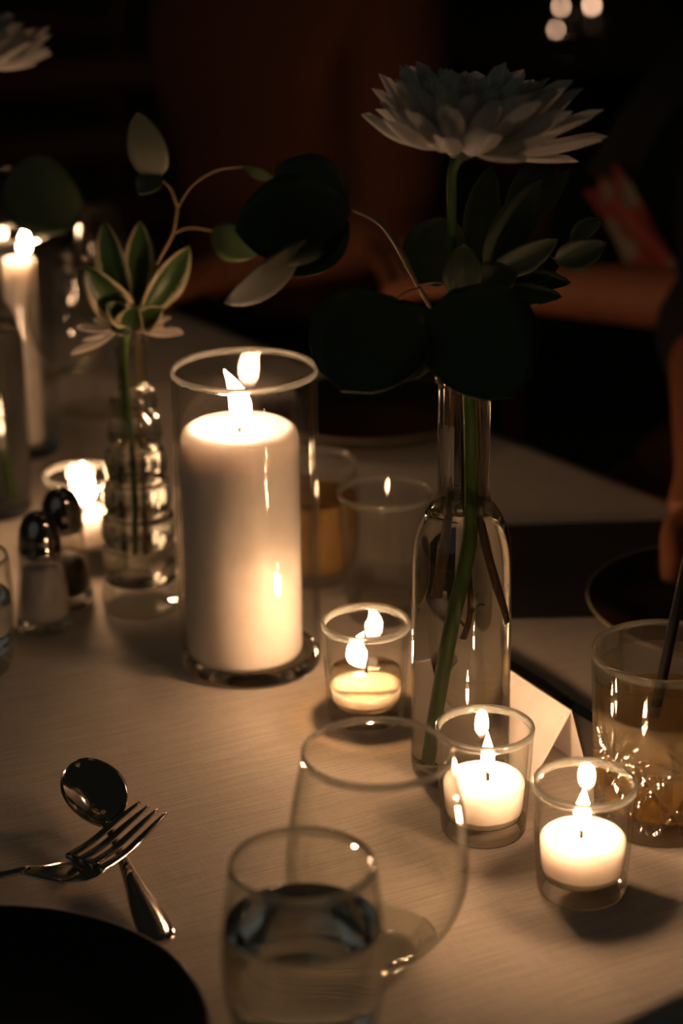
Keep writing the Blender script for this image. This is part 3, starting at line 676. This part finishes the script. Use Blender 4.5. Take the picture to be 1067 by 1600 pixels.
# ================================================================ PLATES, CUTLERY, CARD
def plate(loc, r, label):
    t = thing('dinner_plate', label, 'plate', loc, 'black stoneware plates')
    lathe_obj('dish', [(0, .002), (r*.55, .002), (r*.60, 0), (r*.64, .0015), (r*.86, .0095), (r*.985, .0175), (r, .0190), (r*.993, .0202), (r*.975, .0196), (r*.85, .0125), (r*.66, .0055), (r*.55, .0045), (0, .0045)], M['black_plate'], t, 96)
    lathe_obj('rim', [(r*.990, .0200), (r*.994, .0207), (r*1.001, .0204), (r*1.004, .0192), (r*1.001, .0182)], M['rim_highlight'], t, 96, label='painted highlight along the plate edge')
    return t
def plate_at(px, py, r, label): return plate(G(px, py), r, label)
_p = G(-68, 1626, .019); _p.z = T
plate(_p, .1176, 'black plate at the bottom left below the fork')
plate(G(1160, 985)+Vector((0, 0, .0042)), .106, 'black plate with a bright rim behind the cut glass tumbler')
tag(obj('napkin', [G(x_, y_, z_) for z_ in (.0008, .0040) for x_, y_ in ((768, 820), (1035, 812), (1150, 960), (757, 968))], [[0, 1, 2, 3], [7, 6, 5, 4], [0, 4, 5, 1], [1, 5, 6, 2], [2, 6, 7, 3], [3, 7, 4, 0]], M['cloth_dark'], smooth=False), 'black folded napkin spread under the guest plate at right', 'napkin')
plate(G(575, 668), .095, 'black plate in the dark behind the clear tumbler')

# spoon
def spoon():
    b0 = G(150, 1258, .006); e0 = G(252, 1473, .003)
    d = (e0-b0); d.z = 0; d.normalize(); s = Vector((d.y, -d.x, 0))
    t = thing('spoon', 'polished steel spoon lying beneath the fork', 'cutlery', Vector((b0.x, b0.y, T)))
    vs, fs = [], []; NU, NV = 22, 14; Lb, Wb = .064, .0405
    tilt = R(11)
    def bp(u, v, off):
        # u 0 (tip) to 1 (neck), v -1..1
        hw = Wb*.5*(math.sin(PI*min(1, max(0, u)))**.55)*(1.04-.25*u)
        x = (u-.5)*Lb; y = hw*v
        dep = -.0085*(1-v*v)*math.sin(PI*u)**.8
        return x, y, dep+off
    for layer in (0, 1):
        for i in range(NU+1):
            for j in range(NV+1):
                x, y, z = bp(.003+.994*i/NU, -1+2*j/NV, -.0012*layer)
                xx = x*math.cos(tilt); zz = z*math.cos(tilt)-x*math.sin(tilt)
                vs.append(Vector((b0.x, b0.y, T+.0150))+d*xx+s*y+Vector((0, 0, zz)))
    n = (NU+1)*(NV+1)
    for i in range(NU):
        for j in range(NV):
            a = i*(NV+1)+j; fs.append([a, a+1, a+NV+2, a+NV+1]); fs.append([n+a, n+a+NV+1, n+a+NV+2, n+a+1])
    for i in range(NU):
        for j in (0, NV):
            a = i*(NV+1)+j; fs.append([a, a+NV+1, n+a+NV+1, n+a])
    for j in range(NV):
        for i in (0, NU):
            a = i*(NV+1)+j; fs.append([a, a+1, n+a+1, n+a])
    o = obj('bowl', vs, fs, M['steel'], t, world=True)
    # handle: broadening flat bar, rounded at the end
    nk = Vector((b0.x, b0.y, T))+d*(Lb*.5-.003); ln = (Vector((e0.x, e0.y, T))-nk).length
    secs = [(0, .0042, .0095), (.10, .0030, .0085), (.22, .0030, .0075), (.45, .0046, .0052), (.70, .0080, .0040), (.88, .0096, .0034), (.96, .0090, .0032), (.99, .0058, .0031), (1.0, .0035, .0031)]
    secs = smooth_pts(secs, 4); hv, hf = [], []; K = 12
    for (u, hw, z) in secs:
        for k in range(K):
            a = 2*PI*k/K; ca, sa = math.cos(a), math.sin(a)
            cx_ = math.copysign(abs(ca)**.6, ca)*hw; cz_ = math.copysign(abs(sa)**.8, sa)*.0013+.0008*(1-abs(ca)**2)*(sa > 0)
            hv.append(nk+d*(ln*u)+s*cx_+Vector((0, 0, z+cz_)))
    for i in range(len(secs)-1):
        for k in range(K): hf.append([i*K+k, i*K+(k+1) % K, (i+1)*K+(k+1) % K, (i+1)*K+k])
    hf.append(list(range(K))[::-1]); hf.append([(len(secs)-1)*K+k for k in range(K)])
    obj('handle', hv, hf, M['steel'], t, world=True)
spoon()
def fork():
    root = G(133, 1347, .0125); tip = G(239, 1262, .022); neck = G(33, 1360, .0085); end = G(-190, 1392, .003)
    t = thing('fork', 'polished steel fork resting across the spoon handle', 'cutlery', Vector((root.x, root.y, T)))
    d = (tip-root); d.z = 0; d.normalize(); s = Vector((d.y, -d.x, 0)); W = .0265
    # centre line of the fork head, bowed
    def strip(name, pts, half, th=.0011, K=10):
        P_ = smooth_pts([(*p, h) for p, h in zip(pts, half)], 5); vs, fs = [], []
        for i, p in enumerate(P_):
            a = Vector(P_[max(i-1, 0)][:3]); b = Vector(P_[min(i+1, len(P_)-1)][:3]); tt = (b-a).normalized()
            ss = Vector((tt.y, -tt.x, 0)).normalized(); nn = ss.cross(tt)
            for k in range(K):
                an = 2*PI*k/K; ca, sa = math.cos(an), math.sin(an)
                vs.append(Vector(p[:3])+ss*(math.copysign(abs(ca)**.55, ca)*p[3])+nn*(math.copysign(abs(sa)**.7, sa)*th-.10*p[3]*(1-ca*ca)))
        for i in range(len(P_)-1):
            for k in range(K): fs.append([i*K+k, i*K+(k+1) % K, (i+1)*K+(k+1) % K, (i+1)*K+k])
        fs.append(list(range(K))[::-1]); fs.append([(len(P_)-1)*K+k for k in range(K)])
        return obj(name, vs, fs, M['steel'], t, world=True)
    z = Vector((0, 0, 1))
    strip('head', [neck, neck+(root-neck)*.35-z*.003, neck+(root-neck)*.75-z*.0045+s*.001, root-d*.004-z*.002, root+d*.003], [.0036, .0080, .0132, .0140, .0136])
    for k in range(4):
        off = s*((k-1.5)*W/3.45)
        strip('tine', [root+off-d*.001, root+(tip-root)*.3+off*1.02-z*.0022, root+(tip-root)*.65+off*.98-z*.0012, tip+off*.86], [.0027, .0024, .0020, .0008], .0012, 8)
    strip('handle', [neck+(root-neck)*.06, neck, neck+(end-neck)*.2-z*.001, neck+(end-neck)*.6, end], [.0040, .0034, .0036, .0062, .0075])
fork()
# dark knife beyond the card
def knife():
    a = G(770, 1030, .004); b = G(930, 1128, .004); d = (b-a).normalized()
    t = thing('steak_knife', 'black handled knife lying behind the white place card', 'cutlery', (a.x, a.y, T))
    a0 = a-d*.02
    v, f = tube_geo([a0, a0+d*.004, a0+d*.05, a0+d*.095, a0+d*.105], [.004, .0078, .0085, .0068, .003], 14, 4)
    for p in v: p.z = T+.004+(p.z-(T+.004))*.48
    obj('handle', v, f, M['black'], t, world=True)
    s = Vector((d.y, -d.x, 0)); p0 = a0+d*.100; bv_, bf_ = [], []
    for i in range(15):
        u = i/14; w1 = .0085*(1-u**3); 
        for (yy, zz) in ((-.0055, .0), (-.0055, .0016), (w1*1.0-.0055+.0003, .0004)): bv_.append(p0+d*(.11*u)+s*yy+Vector((0, 0, zz)))
    for i in range(14):
        for k in range(3): bf_.append([i*3+k, i*3+(k+1) % 3, (i+1)*3+(k+1) % 3, (i+1)*3+k])
    bf_ += [[0, 1, 2], [42, 44, 43]]
    obj('blade', bv_, bf_, M['steel'], t, world=True, smooth=False)
knife()
# folded place card
def card():
    r1 = G(893, 1110, .041); r0 = G(790, 1042, .041); d = (r0-r1).normalized(); r0 = r1+d*.092
    s = Vector((-d.y, d.x, 0)); s = s if s.y < 0 else -s
    t = thing('place_card', 'folded white place card beside the bottle vase', 'card', Vector((r1.x, r1.y, T)))
    th = .0006
    for nm, sg, sp_ in (('front_panel', 1, .027), ('back_panel', -1, .012)):
        vs = []
        for (p, z) in ((r1, 0), (r0, 0), (r0, 1), (r1, 1)):
            for o in (0, th):
                base = Vector((p.x, p.y, T+(.041 if z else .0006)))+s*sg*(sp_*(1-z))
                vs.append(base+s*sg*-o)
        obj(nm, vs, [[0, 2, 4, 6], [1, 7, 5, 3], [0, 1, 3, 2], [2, 3, 5, 4], [4, 5, 7, 6], [6, 7, 1, 0]], M['card'], t, smooth=False, world=True)
card()

# ================================================================ CHAIRS, GUESTS, FAR TABLE
def chair(loc, rz, label, m='wood'):
    t = thing('dining_chair', label, 'chair', loc, 'rust brown wooden chairs around the table'); t.rotation_euler = (0, 0, rz)
    bevel(obj('seat', *box_geo(-.21, .21, -.21, .21, .43, .46), M[m], t, smooth=False), .01)
    for x in (-.18, .18):
        bevel(obj('leg', *box_geo(x-.018, x+.018, .17, .206, -.003, .43), M[m], t, smooth=False))
        o = tube('leg', [(x, -.19, -.003), (x, -.19, .44), (x, -.215, .66), (x, -.25, .89)], [.019, .021, .019, .017], M[m], t, world=False, n=8, k=3)
    for i in range(3):
        z = .60+i*.105
        v, f = tube_geo([(-.18, -.205-i*.013, z), (0, -.228-i*.013, z), (.18, -.205-i*.013, z)], [.030, .030, .030], 10, 5, .3)
        vs = []
        for p in v:
            y0 = -.205-i*.013-.023*(1-(p.x/.18)**2); vs.append((p.x, y0+(p.y-y0)*.3 if abs(p.y-y0) > .01 else p.y, p.z))
        obj('slat', vs, f, M[m], t)
    for y in (-.19, .19): bevel(obj('stretcher', *box_geo(-.17, .17, y-.01, y+.01, .20, .23), M[m], t, smooth=False))
    return t
# A skinned figure in its own frame: faces +Y, seat at z=.46
def skin(name, pts, edges, rad, m, parent, sub=2, label=None):
    me = bpy.data.meshes.new(name); me.from_pydata([tuple(p) for p in pts], edges, []); me.materials.append(m)
    o = bpy.data.objects.new(name, me); C.objects.link(o); o.parent = parent
    sk = o.modifiers.new('skin', 'SKIN'); sk.use_smooth_shade = True
    for i, r in enumerate(rad):
        s_ = me.skin_vertices[0].data[i]; s_.radius = r if isinstance(r, tuple) else (r, r); s_.use_root = (i == 0)
    ss_ = o.modifiers.new('sub', 'SUBSURF'); ss_.levels = sub; ss_.render_levels = sub
    if label: o['label'] = label
    return o
def person(loc, rz, label, handL, handR, top, bottom, hair_len=.10):
    t = thing('person', label, 'person', loc); t.rotation_euler = (0, 0, rz)
    pts = [(0, 0, .59), (0, .01, .68), (0, .015, .80), (0, .0, .95), (0, -.005, 1.06), (0, .012, 1.125), (0, .035, 1.175), (0, .035, 1.26), (0, .028, 1.335)]
    rad = [(.15, .11), (.135, .10), (.15, .105), (.16, .105), (.09, .07), (.050, .052), (.070, .088), (.090, .118), (.074, .092)]
    ed = [(i, i+1) for i in range(8)]
    def add(p, r, frm):
        pts.append(p); rad.append(r); ed.append((frm, len(pts)-1)); return len(pts)-1
    for sg, hd in ((-1, handL), (1, handR)):
        h = Vector(hd); sh = Vector((sg*.19, -.005, 1.03)); 
        el = (sh+h)/2+Vector((sg*.07, -.05, -.11))
        a = add(tuple(sh), .055, 3); b = add(tuple(el), .040, a); c = add(tuple(el+(h-el)*.88), .027, b)
        dr = (h-el).normalized(); pm = h; d_ = add(tuple(pm), (.036, .018), c)
        side = Vector((0, 0, 1)).cross(dr).normalized()
        for k, (o_, ln) in enumerate(((-.027, .068), (-.009, .078), (.009, .074), (.027, .058))):
            p1 = pm+dr*.045+side*o_; i1 = add(tuple(p1), .0095, d_); i2 = add(tuple(p1+dr*ln*.5+Vector((0, 0, -.004))), .0085, i1); add(tuple(p1+dr*ln*.9+Vector((0, 0, -.018))), .0068, i2)
        th = pm+side*(-sg)*-.034+dr*.008; i1 = add(tuple(th), .011, d_); add(tuple(th+dr*.035+side*(sg)*.018+Vector((0, 0, -.006))), .0085, i1)
        # leg
        k1 = add((sg*.10, .05, .56), .08, 0); k2 = add((sg*.12, .42, .535), .060, k1); k3 = add((sg*.12, .44, .27), .050, k2); k4 = add((sg*.12, .42, .08), .036, k3); k5 = add((sg*.125, .53, .04), (.04, .028), k4)
    body = skin('body', pts, ed, rad, M['skin'], t)
    # clothes follow the same joints, a little wider
    cp = [(0, 0, .61), (0, .01, .68), (0, .015, .80), (0, .0, .95), (0, -.003, 1.045)]; cr = [(.165, .125), (.152, .117), (.165, .12), (.175, .12), (.10, .085)]
    ce = [(0, 1), (1, 2), (2, 3), (3, 4)]
    for sg, hd in ((-1, handL), (1, handR)):
        h = Vector(hd); sh = Vector((sg*.19, -.005, 1.03)); el = (sh+h)/2+Vector((sg*.07, -.05, -.11)); n0 = len(cp)
        cp += [tuple(sh), tuple(el+(sh-el)*.05), tuple(el+(h-el)*.25)]; cr += [.066, .055, .047]; ce += [(3, n0), (n0, n0+1), (n0+1, n0+2)]
    skin('top', cp, ce, cr, top, t)
    tp_ = [(0, 0, .60)]; tr_ = [(.175, .125)]; te = []
    for sg in (-1, 1):
        n0 = len(tp_); tp_ += [(sg*.10, .05, .565), (sg*.12, .42, .54), (sg*.12, .445, .27), (sg*.12, .42, .12)]; tr_ += [.10, .078, .068, .058]; te += [(0, n0), (n0, n0+1), (n0+1, n0+2), (n0+2, n0+3)]
    skin('trousers', tp_, te, tr_, bottom, t)
    for sg in (-1, 1):
        skin('shoe', [(sg*.12, .40, .05), (sg*.125, .48, .035), (sg*.13, .57, .025)], [(0, 1), (1, 2)], [(.042, .05), (.046, .034), (.036, .022)], M['black'], t, 1)
    skin('hair', [(0, .055, 1.375), (0, -.005, 1.36), (0, -.05, 1.27), (0, -.055, 1.20-hair_len)], [(0, 1), (1, 2), (2, 3)], [(.070, .045), (.112, .070), (.118, .085), (.075, .04)], M['hair'], t)
    skin('nose', [(0, .132, 1.268), (0, .162, 1.236), (0, .140, 1.226)], [(0, 1), (1, 2)], [.008, .012, .010], M['skin'], t, 1)
    for sg in (-1, 1):
        v, f, _ = lathe([(0, -.010), (.006, -.0078), (.0095, -.003), (.0095, .003), (.006, .0078), (0, .010)], 16); ey = obj('eye', v, f, M['eye'], t, loc=(sg*.033, .1235, 1.270))
        v, f, _ = lathe([(0, -.005), (.004, -.003), (.005, 0), (.004, .003), (0, .005)], 12); obj('iris', v, f, M['hair'], ey, loc=(0, .0062, 0))
        skin('eyebrow', [(sg*.020, .133, 1.288), (sg*.034, .131, 1.292), (sg*.048, .122, 1.287)], [(0, 1), (1, 2)], [.004, .005, .003], M['hair'], t, 1)
        skin('ear', [(sg*.078, .035, 1.29), (sg*.086, .025, 1.27), (sg*.078, .035, 1.245)], [(0, 1), (1, 2)], [.010, .012, .008], M['skin'], t, 1)
    skin('mouth', [(-.022, .122, 1.196), (0, .131, 1.197), (.022, .122, 1.196)], [(0, 1), (1, 2)], [.004, .007, .004], M['scarf_red'], t, 1)
    return t
FACE = math.atan2(-.6, -.8)-PI/2          # guests face across the table
def local(loc, p):
    v_ = Vector(p)-Vector(loc); return tuple(Matrix.Rotation(-FACE, 3, 'Z') @ v_)
g1 = Vector((.52, 2.03, 0)); h1 = G(1108, 792, .03); h1b = Vector((.15, 1.99, T+.075))
c1 = chair(g1+Vector((.0, .0, 0)), FACE, 'wooden chair under the guest with the red and cream scarf')
p1 = person(g1, FACE, 'seated person in dark top with a red and cream scarf, hand on the table edge', local(g1, h1b), local(g1, h1), M['cloth_dark'], M['cloth_rust'])
g2 = Vector((-.05, 2.58, 0)); h2_ = P(352, 428, 2.22); h2b = P(590, 372, 2.30)
chair(g2, FACE, 'wooden chair under the guest in the rust top')
person(g2, FACE, 'seated person in rust top behind the bottle vase, hands at the table edge', local(g2, h2_), local(g2, h2b), M['cloth_rust'], M['cloth_dark'])
# scarf hanging across the first guest
def scarf_mat():
    m, nt, out = mat('patterned_scarf'); b = N(nt, 'ShaderNodeBsdfPrincipled'); b.inputs['Roughness'].default_value = .9
    tc = N(nt, 'ShaderNodeTexCoord'); no = N(nt, 'ShaderNodeTexNoise'); no.inputs['Scale'].default_value = 26; no.inputs['Detail'].default_value = 1; L(nt, tc.outputs['Object'], no.inputs[0])
    cr = N(nt, 'ShaderNodeValToRGB'); cr.color_ramp.elements[0].position = .44; cr.color_ramp.elements[0].color = (.25, .04, .03, 1); cr.color_ramp.elements[1].position = .56; cr.color_ramp.elements[1].color = (.22, .18, .13, 1)
    L(nt, no.outputs[0], cr.inputs[0]); L(nt, cr.outputs[0], b.inputs[0]); L(nt, b.outputs[0], out.inputs[0]); return m
def scarf():
    path = [P(940, 280, 2.02), P(960, 315, 2.0), P(990, 365, 1.98), P(1022, 415, 1.96), P(1048, 470, 1.95), P(1075, 540, 1.95), P(1090, 620, 1.94)]
    pp = smooth_pts([tuple(p) for p in path], 6); vs, fs, mi = [], [], []
    for i, p in enumerate(pp):
        a = Vector(pp[max(0, i-1)]); b = Vector(pp[min(len(pp)-1, i+1)]); t_ = (b-a).normalized(); n_ = Vector((-.5, -.8, .2)); s_ = t_.cross(n_).normalized(); n_ = s_.cross(t_)
        for j in range(9):
            u = -1+j/4; vs.append(Vector(p)+s_*(.021*u)+n_*(.005*math.cos(u*7+i*.3)))
    for i in range(len(pp)-1):
        for j in range(8): fs.append([i*9+j, i*9+j+1, (i+1)*9+j+1, (i+1)*9+j]); mi.append(1 if (j > 4 and (i//3) % 3) or (i % 9 == 4) or i > 20 else 0)
    me_o = obj('scarf', vs, fs, scarf_mat())
    s = me_o.modifiers.new('thickness', 'SOLIDIFY'); s.thickness = .003
    up = smooth_pts([(.50, 2.08, 1.10), (.43, 2.13, 1.085), (.375, 2.09, 1.05), (.30, 2.04, .99), tuple(path[0]+(path[1]-path[0])*.15)], 6); uv_, uf_ = [], []
    for i, p in enumerate(up):
        a = Vector(up[max(0, i-1)]); b = Vector(up[min(len(up)-1, i+1)]); t_ = (b-a).normalized(); s_ = t_.cross(Vector((-.5, -.8, .2))).normalized()
        for j in range(9): uv_.append(Vector(p)+s_*(.022*(-1+j/4))+Vector((0, 0, .004*math.cos(j*1.7+i*.3))))
    for i in range(len(up)-1):
        for j in range(8): uf_.append([i*9+j, i*9+j+1, (i+1)*9+j+1, (i+1)*9+j])
    ub = obj('dark_length', uv_, uf_, M['cloth_dark'], me_o, label='plain black upper length'); ub.modifiers.new('thickness', 'SOLIDIFY').thickness = .003
    tag(me_o, 'red and cream patterned scarf hanging in front of the guest at right', 'scarf')
scarf()
chair(Vector((-.30, 3.05, 0)), R(200), 'empty wooden chair beyond the far left of the table')
chair(Vector((-.62, 2.98+.6, 0)), R(160), 'empty wooden chair farthest away at the left')
# far round table with candles
ft = Vector((.55, 4.35, 0))
tt = thing('round_table', 'far round table in the dark with small candles on it', 'table', ft)
lathe_obj('tabletop', [(0, T-.03), (.60, T-.03), (.605, T-.015), (.60, T-.001), (0, T-.001)], M['wood_dark'], tt, 64)
lathe_obj('pedestal', [(.26, -.004), (.27, .01), (.05, .05), (.045, .5), (.06, T-.04), (.15, T-.031)], M['wood_dark'], tt, 32)
def far_candle(p, label, s=1.0, m='flame_far'):
    t = thing('tea_light', label, 'candle', p, 'far candles on the round table')
    lathe_obj('cup', [(0, 0), (.02, 0), (.021, .002), (.022, .014), (.0205, .014), (.020, .004), (0, .003)], M['chrome'], t, 24)
    lathe_obj('wax', [(0, .004), (.0196, .004), (.0196, .011), (0, .0105)], M['wax'], t, 24)
    add_flame(t, (0, 0, .013), .010*s, .0022*s, 0, m)
far_candle(G(868, 62), 'far tea light lowest of three at the top right')
far_candle(G(876, 26), 'far tea light leftmost of the upper two at the top right', 1.3)
far_candle(G(924, 26), 'far tea light brightest and rightmost at the top right', 1.7)
